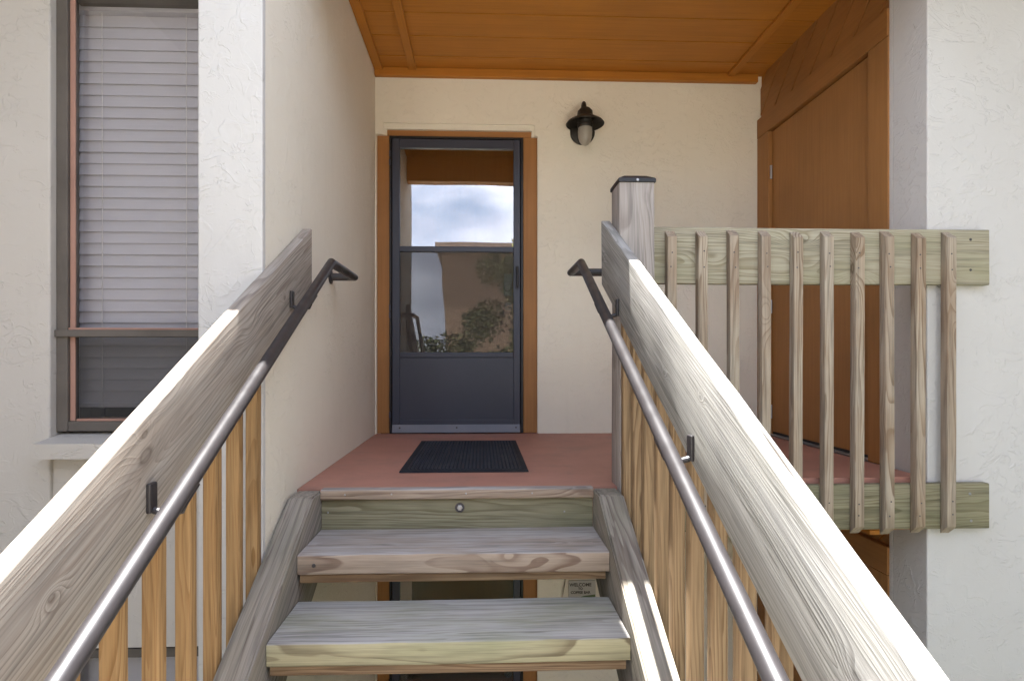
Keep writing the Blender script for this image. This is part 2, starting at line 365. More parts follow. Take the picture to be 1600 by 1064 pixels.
def prism(name, poly, axis, a0, a1, mat, parent=None):
    """extrude a 2D polygon: axis 'x' poly in (y,z); 'y' poly in (x,z); 'z' poly in (x,y)"""
    def P(u, v, a): return {'x': (a, u, v), 'y': (u, a, v), 'z': (u, v, a)}[axis]
    n = len(poly); c = Vector(P(poly[0][0], poly[0][1], a0))
    vs = [Vector(P(u, v, a0))-c for u, v in poly]+[Vector(P(u, v, a1))-c for u, v in poly]
    fs = [tuple(range(n)), tuple(range(2*n-1, n-1, -1))]+[(k, (k+1) % n, n+(k+1) % n, n+k) for k in range(n)]
    me = mesh(name, vs, fs); bm = bmesh.new(); bm.from_mesh(me); bmesh.ops.recalc_face_normals(bm, faces=bm.faces); bm.to_mesh(me); bm.free()
    return link(name, me, M[mat], parent, Matrix.Translation(c+Vector((0, 0, ZC))))
def clip(poly, a, b, c):                   # keep a*u+b*v<=c
    out = []
    for i in range(len(poly)):
        p, q = poly[i], poly[(i+1) % len(poly)]; fp, fq = a*p[0]+b*p[1]-c, a*q[0]+b*q[1]-c
        if fp <= 0: out.append(p)
        if fp*fq < 0: s = fp/(fp-fq); out.append((p[0]+s*(q[0]-p[0]), p[1]+s*(q[1]-p[1])))
    return out

# ------------------------------------------------------------------ key dimensions
XL, XR = -.721, 1.941          # recess side walls
YB = 3.90                      # recess back wall face
YP = 1.907                     # face of the left pilaster
YW = 2.393                     # face of the right wing
YWIN = 2.22                    # face of the window wall
ZF, HF = -.51, 2.55            # landing floor, storey height
ZG = -ZC                       # ground
ZROOF = 2.26

# ------------------------------------------------------------------ ground
def sheet(name, x0, x1, y0, y1, z, mat, n=1):
    o = link(name, mesh(name, [(x0, y0, 0), (x1, y0, 0), (x1, y1, 0), (x0, y1, 0)], [(0, 1, 2, 3)]), M[mat], None, Matrix.Translation((0, 0, z)))
    o['kind'] = 'structure'; return o
sheet('ground', -150, 150, -150, 150, 0, 'grass')
o = sheet('bounce_pavement', -60, 60, -70, -5.2, .012, 'concrete')  # unseen pale ground added to bounce sunlight into the recess
o = sheet('path', -.9, .8, -5.2, -2.0, .012, 'concrete')
o = sheet('patio_floor', XL, XR, 2.38, 3.96, ZF-HF+ZC, 'floor')

# ------------------------------------------------------------------ the apartment building
B = thing('apartment_building', (0, 3.0, ZG), 'cream stucco apartment building with orange trim and two storeys of entry recesses', 'building')
# left recess wall + pilaster, right wing, window wall, recess back walls
box('pilaster_wall', -.93, XL, YP, YP+.03, ZG, ZROOF-.161, 'stucco', B, .005)
box('recess_side_wall', -.93, XL-.0015, YP+.0305, 3.97, ZG, ZROOF-.161, 'stucco_rec', B)
XWL = -1.632                   # left jamb of the window
boxes('window_wall', [(-6, XWL, YWIN, 2.45, ZG, ZROOF-.16)], 'stucco_dim', B, .006)
boxes('spandrel_wall', [(XWL, -.93, YWIN+.018, 2.45, -1.105, -.345)], 'stucco_dim', B)
boxes('lintel_wall', [(XWL, -.93, YWIN+.004, 2.45, 1.435, ZROOF-.16)], 'stucco_dim', B)
boxes('base_wall', [(XWL, -.93, YWIN+.018, 2.45, ZG, -2.88)], 'stucco_dim', B)
box('wing_wall', XR-.012, 7, YW, 2.60, ZG, ZROOF-.16, 'stucco', B, .005)
boxes('wing_return_wall', [(XR-.012, 2.2, 2.60, 2.622, ZG, ZROOF-.17)], 'stucco', B)
for k, dz in enumerate((0, -HF)):
    top = 2.0 if k == 0 else ZF-.23
    bot = ZF+dz-.02
    # two layers give the shallow stepped reveal round the door
    zA, zB1, zB2 = 1.606+dz, 1.528+dz, 1.568+dz
    boxes('recess_back_wall', [(XL, -.712, YB, YB+.09, bot, zB1), (.386, 2.3, YB, YB+.09, bot, zB1), (XL, -.668, YB, YB+.09, zB1, zA), (.366, 2.3, YB, YB+.09, zB1, zA), (XL, 2.3, YB, YB+.09, zA, top),
                               (-.668, .366, YB+.012, YB+.09, zB2, zA), (-.668, -.644, YB+.012, YB+.09, zB1, zB2), (.345, .366, YB+.012, YB+.09, zB1, zB2)], 'stucco_rec', B)
boxes('rear_wall', [(-6, 7, 7.6, 7.8, ZG, ZROOF-.16)], 'stucco', B)
boxes('end_wall', [(-6.2, -6, 2.22, 7.8, ZG, ZROOF-.16)], 'stucco', B)
boxes('end_wall', [(7, 7.2, 2.4, 7.8, ZG, ZROOF-.16)], 'stucco', B)
# roof: step over the entry; deep unseen side eaves added to dim front walls
box('light_block_wing', -6, -2.05, -4.2, YWIN-.002, ZG, ZROOF-.16, 'stucco', B)  # unseen wing added to block side light from the front walls
box('light_block_wing', 3.0, 7, -4.2, YW-.002, ZG, ZROOF-.16, 'stucco', B)  # second unseen wing, added to block light from the right
rf = prism('roof', [(-6.5, -4.5), (-1.75, -4.5), (-1.75, -.3), (-1.02, -.3), (-1.02, YP), (.197, YP), (.197, 2.18), (1.15, 2.18), (1.15, .9), (2.6, .9), (2.6, -4.5), (7.5, -4.5), (7.5, 8.1), (-6.5, 8.1)], 'z', ZROOF-.16, ZROOF, 'opproof', B)
box('header_beam', XL, XR, 2.19, 2.31, 1.72, ZROOF-.162, 'orange_x', B, .004)
# interiors seen dimly behind glass
boxes('interior_wall', [(XWL-.3, -.93, 3.0, 3.05, ZG, 2.0)], 'dark', B)
boxes('interior_wall', [(-.72, .5, 4.12, 4.15, ZG, 2.0)], 'dark', B)
# ceiling of the recess: planks along X, battens along Y
def recess_ceiling(zc, full):
    ys = [3.955, 3.72, 3.485, 3.25, 3.015, 2.78, 2.545, 2.312 if full else 2.42]; y_e = ys[-1]+.003
    for a, b in zip(ys[1:], ys[:-1]):
        p = box('ceiling_plank', XL, XR+.02, a+.006, b-.006, zc, zc+.02, 'orange_x', B, .0012)
    box('ceiling_backing', XL, XR+.02, y_e, 3.955, zc+.021, zc+.03, 'dark', B)
    box('batten', XL+.001, XL+.058, y_e, YB-.041, zc-.022, zc-.001, 'orange_y', B, .003)
    box('batten', -.487, -.437, y_e, YB-.041, zc-.022, zc-.001, 'orange_y', B, .003)
    box('batten', 1.695, 1.745, y_e, YB-.041, zc-.022, zc-.001, 'orange_y', B, .003)
    box('crown_trim', XL+.001, XR-.03, YB-.04, YB-.001, zc-.056, zc-.001, 'orange_x', B, .004)
recess_ceiling(1.966, True)
recess_ceiling(ZF-.235, False)
# right side of the recess: storage closet
def closet(dz):
    zt = 1.968 if dz == 0 else ZF-.235
    ya, yb, z0, z1 = 2.622, YB-.001, 1.662+dz, zt
    k = 0; step = .2
    for k in range(-3, 9):
        y0 = ya-.3+k*step
        poly = [(y0+.004, z0), (y0+step-.004, z0), (y0+step-.004-.62, z0+.62), (y0+.004-.62, z0+.62)]
        poly = [(y0+.009, z0), (y0+step-.009, z0), (y0+step-.009-(z1-z0), z1), (y0+.009-(z1-z0), z1)]
        for cl in ((-1, 0, -ya), (1, 0, yb)): poly = clip(poly, *cl)
        if len(poly) > 2: prism('siding_board', poly, 'x', XR+.004, XR+.03, 'closet_y', B)
    box('siding_backing', XR+.012, XR+.06, ya, yb, z0, z1, 'orange_z', B)
    box('closet_head_trim', XR-.022, XR+.04, ya, yb, 1.528+dz, 1.660+dz, 'closet_y', B, .004)
    box('closet_jamb', XR-.020, XR+.04, 3.745, yb, ZF+dz+.002, 1.526+dz, 'closet', B, .003)
    box('closet_jamb', XR-.020, XR+.04, ya, 2.762, ZF+dz+.002, 1.526+dz, 'closet', B, .003)
    d = box('closet_door', XR+.004, XR+.04, 2.768, 3.739, ZF+dz+.028, 1.520+dz, 'closet', B, .002)
    for hz in (1.25, .35, -.35):
        h = tube('hinge', [(XR-.002, 3.742, hz+dz-.045), (XR-.002, 3.742, hz+dz+.045)], .008, 'steel', d, 10)
    box('threshold', XR-.012, XR+.04, 2.764, 3.743, ZF+dz+.001, ZF+dz+.012, 'steel', B, .002)
    box('threshold_shade_strip', XR+.012, XR+.04, 2.764, 3.743, ZF+dz+.0125, ZF+dz+.027, 'black', B)  # black strip standing in for the shaded gap under the door
closet(0); closet(-HF)

# doors: casing, entry door, storm door
def entry(dz, lower):
    zb = ZF+dz
    boxes('door_casing', [(-.712, -.628, YB+.030, YB+.10, zb+.002, 1.528+dz)], 'casing_z', B, .002)
    boxes('door_casing', [(.290, .386, YB+.030, YB+.10, zb+.002, 1.528+dz)], 'casing_z', B, .002)
    boxes('door_casing', [(-.644, .345, YB+.031, YB+.10, 1.5285+dz, 1.568+dz)], 'casing_x', B, .002)
    e = box('entry_door', -.60, .26, YB+.115, YB+.155, zb+.01, 1.50+dz, 'closet', B, .002)
    lathe('deadbolt', [(.030, 0), (.030, .012), (.022, .022), (.0, .024)], (.187, YB+.114, .50+dz), 'steel', e, 20, 'y')
    box('lock_plate', .160, .214, YB+.104, YB+.114, .445+dz, .60+dz, 'steel', e, .006)
    lathe('door_knob', [(.026, 0), (.012, .01), (.012, .03), (.028, .045), (.026, .062), (.0, .068)], (.187, YB+.114, .365+dz), 'steel', e, 20, 'y')
    d = thing_part('storm_door', B, (-.17, YB, zb))
    yo = YB+.008
    boxes('frame', [(-.627, -.613, yo+.004, yo+.06, zb+.003, 1.522+dz), (.273, .288, yo+.004, yo+.06, zb+.003, 1.522+dz), (-.613, .273, yo+.004, yo+.06, 1.508+dz, 1.522+dz)], 'black', d, .001)
    boxes('stile', [(-.607, -.556, yo, yo+.035, zb+.012, 1.503+dz)], 'slate', d, .003)
    boxes('stile', [(.222, .267, yo, yo+.035, zb+.012, 1.503+dz)], 'slate', d, .003)
    boxes('top_rail', [(-.5555, .2215, yo+.001, yo+.034, 1.440+dz, 1.502+dz)], 'slate', d, .003)
    boxes('meeting_rail', [(-.5555, .2215, yo-.002, yo+.034, .733+dz, .770+dz)], 'slate', d, .004)
    boxes('middle_rail', [(-.5555, .2215, yo+.001, yo+.034, .010+dz, .046+dz)], 'slate', d, .004)
    boxes('bottom_rail', [(-.5555, .2215, yo+.001, yo+.034, zb+.014, -.415+dz)], 'slate', d, .003)
    boxes('kick_panel', [(-.556, .222, yo+.009, yo+.028, -.416+dz, .011+dz)], 'slate', d)
    boxes('pane', [(-.556, .222, yo+.016, yo+.020, .769+dz, 1.441+dz)], 'glass', d)
    boxes('pane', [(-.556, .222, yo+.020, yo+.024, .045+dz, .734+dz)], 'glass', d)
    link('insect_screen', mesh('insect_screen', [(-.389, 0, -.3445), (.389, 0, -.3445), (.389, 0, .3445), (-.389, 0, .3445)], [(0, 1, 2, 3)]), M['screen_d'], d, Matrix.Translation((-.167, yo+.010, .3895+dz+ZC)))
    sw = boxes('door_sweep', [(-.607, .267, yo-.008, yo-.001, zb+.008, -.447+dz)], 'sweep', d, .002)
    for x in (-.555, -.168, .238): lathe('screw', [(.006, 0), (.005, .003), (0, .004)], (x, yo-.008, -.468+dz), 'nail', d, 10, 'y')
    box('handle_base', .236, .256, yo-.016, yo, .60+dz, .635+dz, 'black', d, .003)
    box('handle_lever', .239, .254, yo-.045, yo-.020, .485+dz, .622+dz, 'black', d, .005)
    for z in (1.40, 1.34, .35, .30, -.38): box('hinge', -.628, -.618, yo-.004, yo+.003, z+dz-.02, z+dz+.02, 'slate', d, .001)
def thing_part(name, parent, loc):          # an Empty part that groups its own pieces
    o = bpy.data.objects.new(name, None); C.objects.link(o); o.empty_display_size = .1; o.parent = parent
    m = Matrix.Translation(Vector((loc[0], loc[1], loc[2]+ZC))); o.matrix_parent_inverse = INV[parent.name]; o.matrix_basis = m
    INV[o.name] = m.inverted(); WORLD[o.name] = m; return o
entry(0, False); entry(-HF, True)

# windows
def window(dz):
    zt, zb = 1.434+dz, -.278+dz
    if dz: zb = -2.80
    x0, x1 = XWL, -.932; yf = YWIN+.03
    wd = thing_part('window', B, ((x0+x1)/2, yf, zb))
    boxes('frame', [(x0+.001, x0+.044, yf, yf+.065, zb, zt), (x0+.044, x1, yf, yf+.09, zt-.035, zt), (x0+.044, x1, yf+.002, yf+.09, zb, zb+.038)], 'bronze', wd, .003)
    boxes('inner_stop', [(x0+.045, x0+.064, yf+.012, yf+.020, zb+.039, zt-.036)], 'salmon', wd, .002)
    zm = .375+dz-.272+.0
    boxes('meeting_rail', [(x0+.002, x1, yf-.012, yf+.05, .085+dz, .112+dz)], 'bronze', wd, .003)
    boxes('rail_edge', [(x0+.05, x1, yf-.004, yf+.04, .1125+dz, .120+dz)], 'salmon', wd, .001)
    boxes('bottom_stop', [(x0+.071, x1, yf+.010, yf+.07, zb+.0385, zb+.048)], 'salmon', wd, .001)
    boxes('pane', [(x0+.07, x1, yf+.050, yf+.053, .10+dz, zt-.034)], 'wglass', wd)
    boxes('pane', [(x0+.07, x1, yf+.030, yf+.033, zb+.04, .09+dz)], 'wglass', wd)
    link('insect_screen', mesh('insect_screen', [(x0+.07, yf+.018, zb+.045), (x1, yf+.018, zb+.045), (x1, yf+.018, .086+dz), (x0+.07, yf+.018, .086+dz)], [(0, 1, 2, 3)]), M['screen'], wd, Matrix.Translation((0, 0, ZC)))
    prism('sill', [(2.125, zb-.030), (yf+.06, zb-.006), (yf+.06, zb-.082), (2.13, zb-.086)], 'x', x0+.005, -.931, 'stucco_dim', wd)
window(0); window(-HF+.0)

def blind(dz, n, label):
    x0, x1 = XWL+.016, -.95; y = YWIN+.135; zt = 1.395+dz
    b = thing('window_blind', ((x0+x1)/2, y, zt-.05), label, 'blind', 'closed window blinds')
    box('head_rail', x0, x1, y-.03, y+.03, zt-.012, zt+.03, 'blind', b, .003)
    pitch = .0457; W = x1-x0; prof = []
    for k in range(5):
        a = (k-2)/2*.026; prof.append((a, .0014*(1-(k-2)**2/4)))
    vs, fs = [], []
    for x in (-W/2, W/2):
        for a, h in prof: vs.append((x, h, a))
    for x in (-W/2, W/2):
        for a, h in prof: vs.append((x, h+.0028, a))
    for k in range(4): fs += [(k, k+1, 6+k, 5+k), (10+k, 15+k, 16+k, 11+k)]
    fs += [(0, 5, 15, 10), (4, 14, 19, 9)]
    me = mesh('slat', vs, fs); me.materials.append(M['blind'])
    rnd = random.Random(3)
    for i in range(n):
        m = Matrix.Translation(((x0+x1)/2, y+rnd.uniform(-.001, .001), zt-.035-i*pitch+ZC)) @ Matrix.Rotation(R(-9+rnd.uniform(-1.5, 1.5)), 4, 'X') @ Matrix.Rotation(R(rnd.uniform(-.08, .08)), 4, 'Y')
        link('slat', me, None, b, m)
    zb = zt-.035-n*pitch
    box('bottom_rail', x0, x1, y-.012, y+.012, zb, zb+.02, 'blind', b, .003)
    for x in (x0+.10, x0+.43):
        tube('ladder_cord', [(x, y-.017, zt-.01), (x+.002, y-.018, (zt+zb)/2), (x, y-.017, zb)], .0013, 'cord', b, 6)
blind(0, 34, 'closed pale slat blind behind the upper window left of the stairs')
blind(-HF, 30, 'closed slat blind behind the lower window, seen between the left balusters')

# ------------------------------------------------------------------ landing
lf = prism('landing_floor', [(XL, 2.262), (.70, 2.262), (.70, YW+.001), (XR-.02, YW+.001), (XR-.02, YB+.03), (XL, YB+.03)], 'z', ZF-.21, ZF, 'floor')
lf['kind'] = 'structure'

# ------------------------------------------------------------------ stairs
m_st = .575
SX0, SX1 = -.627, .447
ST = thing('staircase', (-.09, -2.2, ZG), 'weathered timber staircase with open risers climbing to the red landing', 'staircase')
def stringer(x0, x1, nm):
    # local X runs down the stair; built as a profile so the top end is cut level with the landing
    ca = math.cos(math.atan(m_st)); sa = math.sin(math.atan(m_st))
    top = lambda y: -.515-(2.140-y)*m_st
    yl = -2.25
    poly = [(2.262, -.515), (2.140, -.515), (yl, top(yl)), (yl, max(top(yl)-.33, ZG+.02)), (2.262, -.83)]
    cx, cy, cz = (x0+x1)/2, 2.262, -.515
    ang = math.atan(m_st); c, s = math.cos(ang), math.sin(ang)
    # local frame: X' down-slope = (0,-c,-s), Z' = (0,-s,c), Y' = Z' x X'
    Xv = Vector((0, -c, -s)); Zv = Vector((0, -s, c)); Yv = Zv.cross(Xv)
    m = Matrix((Xv, Yv, Zv)).transposed().to_4x4(); m.translation = Vector((cx, cy, cz+ZC)); mi = m.inverted()
    bm = bmesh.new(); h = (x1-x0)/2
    v0 = [bm.verts.new(mi @ Vector((cx-h, y, z+ZC))) for y, z in poly]; v1 = [bm.verts.new(mi @ Vector((cx+h, y, z+ZC))) for y, z in poly]
    n = len(poly); bm.faces.new(v0); bm.faces.new(v1[::-1])
    for k in range(n): bm.faces.new((v0[k], v0[(k+1) % n], v1[(k+1) % n], v1[k]))
    bmesh.ops.bevel(bm, geom=list(bm.edges), offset=.006, segments=2, affect='EDGES')
    return link('stringer', bm_mesh('stringer', bm), M['w_string'], ST, m)
stringer(-.718, SX0+.002, 0); stringer(SX1-.002, .540, 1)
timber('nosing_board', (SX0+.003, 2.262, -.5285), (SX1-.004, 2.262, -.5285), (0, 0, 1), .039, .052, 'w_tread', ST, r=.005, n=14, wob=.002)
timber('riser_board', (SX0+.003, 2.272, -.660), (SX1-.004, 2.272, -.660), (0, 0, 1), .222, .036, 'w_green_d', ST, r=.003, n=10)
bo = lathe('bolt', [(.019, 0), (.019, .003), (.0, .0032)], (-.085, 2.2535, -.585), 'nail', ST, 20, 'y')
lathe('bolt_head', [(.0115, 0), (.0115, .005), (.009, .007), (.0, .0072)], (-.085, 2.2503, -.585), 'steel', bo, 6, 'y')
for x, z in ((-.53, -.527), (-.35, -.527), (-.06, -.526), (.2, -.527), (-.60, -.60), (.33, -.605)):
    lathe('screw', [(.004, 0), (.003, .002), (0, .0025)], (x, 2.236 if z > -.55 else 2.254, z), 'steel', ST, 8, 'y')
rise, run = .162, .279
for i in range(15):
    zt = -.664-rise*i; yf = 1.953-run*i; L = SX1-SX0-.010
    th = .069
    if zt-th-.03 < ZG: break
    tr = timber('tread', (SX0+.005, yf+.148, zt-th/2), (SX1-.005, yf+.148, zt-th/2), (0, 0, 1), th, .296, 'w_tread' if i % 2 == 0 else 'w_tread_g', ST, r=.006, n=18, wob=.003, seed=i)
    timber('under_strip', (SX0+.012, yf+.030, zt-th-.0145), (SX1-.016, yf+.030, zt-th-.0145), (0, 0, 1), .028, .044, 'w_bal_r', tr, r=.003, n=8, seed=i)
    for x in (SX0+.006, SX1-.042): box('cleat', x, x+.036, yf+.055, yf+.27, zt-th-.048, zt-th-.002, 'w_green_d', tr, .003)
    if i == 0:
        lathe('screw', [(.007, 0), (.006, .003), (0, .003)], (SX0+.06, yf-.001, zt-.035), 'nail', tr, 10, 'y')

# ------------------------------------------------------------------ stair guards
def guard(side, zref, yref, m, yend, label, mat, balmat, y0):
    g = thing('stair_guard', (-.72 if side < 0 else .543, -2.0, ZG), label, 'railing', 'timber guards either side of the stairs')
    xi, xo = (-.683, XL+.0005) if side < 0 else (.505, .5425)
    xc = (xi+xo)/2; ang = math.atan(m); hv = .271; w_ = hv*math.cos(ang)
    zline = lambda y: zref+(y-yref)*m-hv/2
    ylow = -2.1
    # far end first so that local X runs down the slope
    timber('rail_board', (xc, yend, zline(yend)), (xc, ylow, zline(ylow)), (0, 0, 1), w_, abs(xo-xi), mat, g, r=.005, n=60, wob=.003, e0=(0, -m), e1=(0, -m), seed=side*5)
    k = 0; bx0 = (xo-.019) if side < 0 else (xo+.019)
    meshes = [timber_mesh('baluster', 1.06, .037, .037, r=.003, n=6, wob=.002, seed=20+q+side*9, e0=(0, 0), e1=(0, 0)) for q in range(6)]
    for me in meshes: me.materials.append(M[balmat])
    ys = [y0+.1405*j for j in range(-23, 9)]
    for j, y in enumerate(ys):
        if y+.038 > (YP-.004 if side < 0 else 2.217): continue
        yc = y+.019; zb = -.515-(2.140-yc)*m_st-.20
        zt_ = zline(yc)-.005
        mtx, L = frame_of((bx0, yc, zb), (bx0, yc, zt_), (0, 1, 0))
        mm = mtx @ Matrix.Diagonal((L/1.06, 1, 1, 1))
        if zb < ZG+.02: continue
        link('baluster', meshes[j % 6], None, g, mm)
    return g
guard(-1, .133, 1.629, .563, 2.325, 'left timber stair guard, a wide grey board with honey coloured balusters by the pilaster', 'w_board', 'w_bal', 1.157)
guard(1, .327, 1.91, .548, 2.372, 'right timber stair guard, pale sunlit wide board with tan balusters joined to the capped post', 'w_board_r', 'w_bal_r', 1.176)

# newel post
NP = thing('newel_post', (.613, 2.29, ZF-.21), 'square weathered newel post with black metal cap at the head of the stairs', 'post')
timber('post', (.613, 2.29, -.95), (.613, 2.29, .700), (0, -1, 0), .139, .139, 'w_post', NP, r=.005, n=16, wob=.002)
bm = bmesh.new(); h = .0745
vs_ = [bm.verts.new(v) for v in [(-h, -h, 0), (h, -h, 0), (h, h, 0), (-h, h, 0), (-h, -h, .016), (h, -h, .016), (h, h, .016), (-h, h, .016), (-.045, -.045, .034), (.045, -.045, .034), (.045, .045, .034), (-.045, .045, .034)]]
for f in [(0, 3, 2, 1), (0, 1, 5, 4), (1, 2, 6, 5), (2, 3, 7, 6), (3, 0, 4, 7), (4, 5, 9, 8), (5, 6, 10, 9), (6, 7, 11, 10), (7, 4, 8, 11), (8, 9, 10, 11)]: bm.faces.new([vs_[k] for k in f])
bmesh.ops.bevel(bm, geom=list(bm.edges), offset=.002, segments=1, affect='EDGES')
cap = link('cap', bm_mesh('cap', bm), M['black'], NP, Matrix.Translation((.613, 2.29, .695+ZC)))
lathe('screw', [(.006, 0), (.005, .003), (0, .003)], (.613, 2.214, .703), 'steel', cap, 10, 'y')
box('handrail_block', .60, .66, 2.361, 2.80, .36, .46, 'w_post', NP, .004)

# ------------------------------------------------------------------ handrails
def handrail(side, X, ya, za, ylen, m, label, brk, wallx):
    h = thing('handrail', (X, -1.9, ZG), label, 'handrail', 'bronze pipe handrails on the stair guards')
    yl = -2.0
    tube('pipe', [(X, yl, za-(ya-yl)*m), (X, ya, za), (X, ya+ylen, za), (wallx, ya+ylen, za)], .0185, 'rail', h, 24)
    lathe('flange', [(.034, 0), (.034, .006), (.02, .010), (0, .010)], (0, 0, 0), 'rail', h, 20)
    f = C.objects[-1] if False else [c for c in h.children if c.name.startswith('flange')][-1]
    f.matrix_basis = Matrix.Translation((wallx, ya+ylen, za+ZC)) @ Matrix.Rotation(R(90)*(1 if side < 0 else -1), 4, 'Y')
    face = -.683 if side < 0 else .505
    sg = 1 if side < 0 else -1
    for y in brk:
        zp = za-(ya-y)*m
        b = box('bracket', face+sg*.0005, face+sg*.010, y-.014, y+.014, zp-.050, zp+.012, 'rail', h, .003)
        tube('arm', [(face+sg*.009, y, zp-.045), (face+sg*.035, y, zp-.052), (X-sg*.008, y, zp-.046), (X, y, zp-.028)], .0075, 'rail', b, 10)
        mtx, L = frame_of((X, y-.035, zp-.0195-.035*m), (X, y+.035, zp-.0195+.035*m), (0, 0, 1))
        link('saddle', timber_mesh('saddle', L, .026, .008, r=.002, n=1, wob=0), M['rail'], b, mtx)
handrail(-1, -.611, 2.35, .392, .40, .572, 'left bronze pipe handrail, its top end returning to the stucco wall', (2.07, 1.20, .2, -.9), XL)
handrail(1, .435, 2.467, .418, .265, .544, 'right bronze pipe handrail beside the pale sunlit guard board', (2.08, 1.344, .35, -.8), .60)

# ------------------------------------------------------------------ balcony railing
BR = thing('balcony_railing', (1.4, 2.355, ZF), 'landing railing of two horizontal boards and ten square balusters right of the post', 'railing')
timber('top_board', (.684, 2.374, .434), (2.172, 2.374, .434), (0, 0, 1), .236, .037, 'w_green', BR, r=.004, n=20, wob=.002)
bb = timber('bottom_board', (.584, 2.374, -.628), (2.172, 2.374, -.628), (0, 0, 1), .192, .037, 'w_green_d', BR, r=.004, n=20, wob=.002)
for k in range(10):
    xr = .805+.1319*k+random.uniform(-.002, .002); xc = xr-.019; yc = 2.3355
    mtx, L = frame_of((xc, yc, -.722+random.uniform(-.004, .004)), (xc+random.uniform(-.004, .004), yc, .523+random.uniform(-.004, .004)), (0, -1, 0))
    b = link('baluster', timber_mesh('baluster', L, .039, .039, r=.003, n=12, wob=.0012, seed=60+k, e0=(0, .95), e1=(0, -.8)), M['w_bal_b'], BR, mtx)
    for z in (.44, .38, -.60, -.655):
        lathe('nail', [(.0035, 0), (.003, .001), (0, .0012)], (xc+random.uniform(-.006, .006), yc-.0195, z+random.uniform(-.006, .006)), 'nail', b, 8, 'y')
for z in (.51, .38, -.575, -.69): lathe('screw', [(.006, 0), (.005, .002), (0, .003)], (2.09+random.uniform(-.005, .005), 2.3555, z), 'nail' if z > 0 else 'steel', BR, 10, 'y')

# ------------------------------------------------------------------ wall lamp
LX, LZ = .695, 1.555
WL = thing('wall_lamp', (LX, YB, LZ), 'dark bronze barn style wall lamp with frosted globe right of the door', 'lamp')
lathe('wall_plate', [(.085, 0), (.085, .012), (.07, .022), (0, .024)], (LX, YB-.001, LZ), 'lampmetal', WL, 32, 'y')
yl = YB-.105
tube('arm', [(LX, YB-.02, LZ+.03)]+[(LX-.002, YB-.02-.0425*(1-math.cos(R(a)))*1.0, LZ+.09+.085*math.sin(R(a))) for a in range(0, 181, 20)]+[(LX-.002, yl, LZ+.085)], .013, 'lampmetal', WL, 12)
sh = lathe('shade', [(.018, .128), (.034, .126), (.050, .108), (.054, .075), (.075, .062), (.118, .036), (.128, .024), (.126, .020), (.116, .028), (.070, .052), (.0, .056)], (LX, yl, LZ-.005), 'lampmetal', WL, 40)
lathe('socket_ring', [(.050, .054), (.052, .040), (.047, .034), (.047, .022), (.052, .018), (.052, .004), (.048, -.004), (.044, -.004), (.044, .054)], (LX, yl, LZ-.005), 'lampmetal', WL, 32)
lathe('globe', [(.046, -.002), (.048, -.03), (.046, -.065), (.038, -.093), (.024, -.112), (.008, -.120), (.0, -.121)], (LX, yl, LZ-.005), 'globe', WL, 32)

# ------------------------------------------------------------------ doormat
mx0, mx1, my0, my1 = -.368, .214, 2.565, 3.51
DM = thing('doormat', ((mx0+mx1)/2, (my0+my1)/2, ZF), 'black ribbed rubber doormat on the red landing in front of the door', 'doormat')
box('base', mx0, mx1, my0, my1, ZF+.0005, ZF+.006, 'rubber', DM, .002)
bm = bmesh.new()
for k in range(30):
    x = mx0+.035+(mx1-mx0-.07)*k/29; bx(bm, x-.0045, x+.0045, my0+.03, my1-.03, ZF+.0055+ZC, ZF+.012+ZC)
for k in range(34):
    y = my0+.035+(my1-my0-.07)*k/33; bx(bm, mx0+.03, mx1-.03, y-.004, y+.004, ZF+.0054+ZC, ZF+.0105+ZC)
o = link('ribs', bm_mesh('ribs', bm), M['rubber_rib'], DM); o['kind'] = 'stuff'
boxes('border', [(mx0+.002, mx1-.002, my0+.002, my0+.028, ZF+.0055, ZF+.010), (mx0+.002, mx1-.002, my1-.028, my1-.002, ZF+.0055, ZF+.010), (mx0+.002, mx0+.028, my0+.0285, my1-.0285, ZF+.0055, ZF+.010), (mx1-.028, mx1-.002, my0+.0285, my1-.0285, ZF+.0055, ZF+.010)], 'rubber', DM, .001)

# ------------------------------------------------------------------ welcome sign on the lower back wall
sx0, sx1, szt = .535, .905, -1.495
SG = thing('welcome_sign', ((sx0+sx1)/2, YB, szt-.30), 'cream framed welcome sign on the lower wall seen through the stair gap', 'sign')
prism('frame', [(sx0+.045, szt), (sx1-.105, szt), (sx1-.01, szt-.30), (sx0-.05+.04, szt-.30)], 'y', YB-.03, YB-.001, 'sign', SG)
box('panel', sx0+.06, sx1-.125, YB-.040, YB-.0305, szt-.28, szt-.012, 'signface', SG, .001)
def text(body, x, z, size, parent):
    cu = bpy.data.curves.new('lettering', 'FONT'); cu.body = body; cu.size = size; cu.align_x = 'CENTER'; cu.align_y = 'CENTER'; cu.extrude = .0005; cu.offset = .0008
    to = bpy.data.objects.new('tmp', cu); C.objects.link(to); dg = bpy.context.evaluated_depsgraph_get()
    me = bpy.data.meshes.new_from_object(to.evaluated_get(dg)); bpy.data.objects.remove(to)
    me.materials.clear()
    return link('lettering', me, M['ink'], parent, Matrix.Translation((x, YB-.0413, z+ZC)) @ Matrix.Rotation(R(90), 4, 'X'))
tx = (sx0+.06+sx1-.125)/2-.012
text('WELCOME', tx, szt-.042, .031, SG); text('TO', tx, szt-.068, .022, SG); text('COFFEE BAR', tx, szt-.094, .024, SG)
prism('painted_leaf', [(sx0+.08, szt-.150), (sx0+.16, szt-.118), (sx1-.128, szt-.108), (sx1-.128, szt-.135), (sx0+.16, szt-.148)], 'y', YB-.0416, YB-.0402, 'leafpaint', SG)

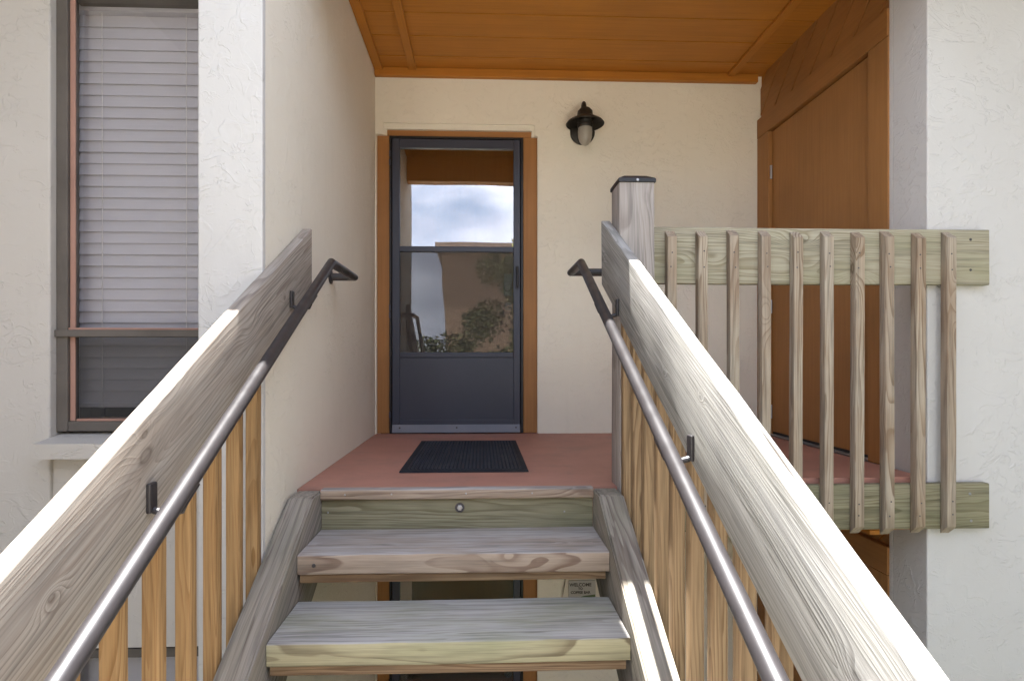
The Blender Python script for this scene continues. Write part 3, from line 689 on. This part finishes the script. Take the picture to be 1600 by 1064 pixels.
# ------------------------------------------------------------------ across the yard: what the door glass reflects
OB = thing('opposite_building', (6, -15, ZG), 'tan stucco building across the yard, mirrored in the storm door glass', 'building')
box('wall', -1.5, 14, -21, -15, ZG, 4.35, 'opp', OB)
prism('roof', [(-1.8, 4.36), (14.3, 4.36), (14.3, 4.62), (-1.8, 4.62)], 'y', -21.3, -14.7, 'opproof', OB)
for x in (1.5, 4.5, 8.0):
    for z in (-1.6, 1.2):
        wdw = box('window', x, x+1.2, -15.02, -14.96, z, z+1.3, 'winglass', OB)
        boxes('window_frame', [(x-.06, x, -15.0, -14.94, z-.06, z+1.36), (x+1.2, x+1.26, -15.0, -14.94, z-.06, z+1.36), (x, x+1.2, -15.0, -14.94, z-.06, z), (x, x+1.2, -15.0, -14.94, z+1.3, z+1.36)], 'bronze', wdw)
def tree(name, x, y, h, cr, cz, nleaf, label, cat, seed, grp):
    rn = random.Random(seed); t_ = thing(name, (x, y, ZG), label, cat, grp)
    if h > 0:
        vs, fs = [], []; n = 10
        pts = [(0, 0, 0, .14), (.08, .05, h*.3, .11), (-.05, .1, h*.6, .075), (.1, 0, h*.9, .03)]
        bm = bmesh.new()
        tm = []
        for px_, py_, pz, r in pts: tm.append([bm.verts.new((px_+r*math.cos(2*math.pi*k/n), py_+r*math.sin(2*math.pi*k/n), pz)) for k in range(n)])
        for a, b in zip(tm, tm[1:]):
            for k in range(n): bm.faces.new((a[k], a[(k+1) % n], b[(k+1) % n], b[k]))
        for q in range(9):
            a = rn.uniform(0, 6.28); z0 = h*rn.uniform(.4, .8); L = cr*rn.uniform(.5, .9)
            p0 = Vector((0, .05, z0)); p1 = p0+Vector((math.cos(a)*L, math.sin(a)*L, L*.7))
            me_ = tube_mesh('x', [p0, (p0+p1)/2+Vector((0, 0, .05)), p1], .022, 6); bm.from_mesh(me_); bpy.data.meshes.remove(me_)
        link('trunk', bm_mesh('trunk', bm, True), M['bark'], t_, Matrix.Translation((x, y, 0)))
    vs, fs = [], []
    cl = [(Vector((rn.gauss(0, .5), rn.gauss(0, .5), rn.gauss(0, .5)))*cr, rn.uniform(.22, .42)*cr) for _ in range(22)]
    for k in range(nleaf):
        c0, rr = rn.choice(cl); d = Vector((rn.gauss(0, 1), rn.gauss(0, 1), rn.gauss(0, 1))).normalized()*rr*rn.random()**.4
        p_ = c0+d+Vector((0, 0, cz)); p_.z = max(p_.z, .05)
        a = Vector((rn.gauss(0, 1), rn.gauss(0, 1), rn.gauss(0, 1))).normalized(); b = a.orthogonal().normalized(); s_ = rn.uniform(.05, .10)
        i = len(vs); vs += [p_-a*s_, p_+b*s_*.42, p_+a*s_, p_-b*s_*.42]; fs.append((i, i+1, i+2, i+3))
    link('crown', mesh('crown', vs, fs), M['leaf'], t_, Matrix.Translation((x, y, 0)))
tree('leafy_tree', 1.9, -9.0, 5.6, 1.75, 5.3, 9000, 'olive leafed tree mirrored at the right edge of the door glass', 'tree', 1, None)
for q, (x, y, cr, lab) in enumerate(((-1.5, -8.5, 1.1, 'low shrub mirrored at lower left of the door glass'), (.3, -8.0, 1.3, 'low shrub mirrored at lower middle of the door glass'), (2.2, -8.3, 1.5, 'taller shrub mirrored at lower right of the door glass'))):
    tree('shrub', x, y, 2.2, cr, 2.6, 4500, lab, 'shrub', 10+q, 'shrubs across the yard')
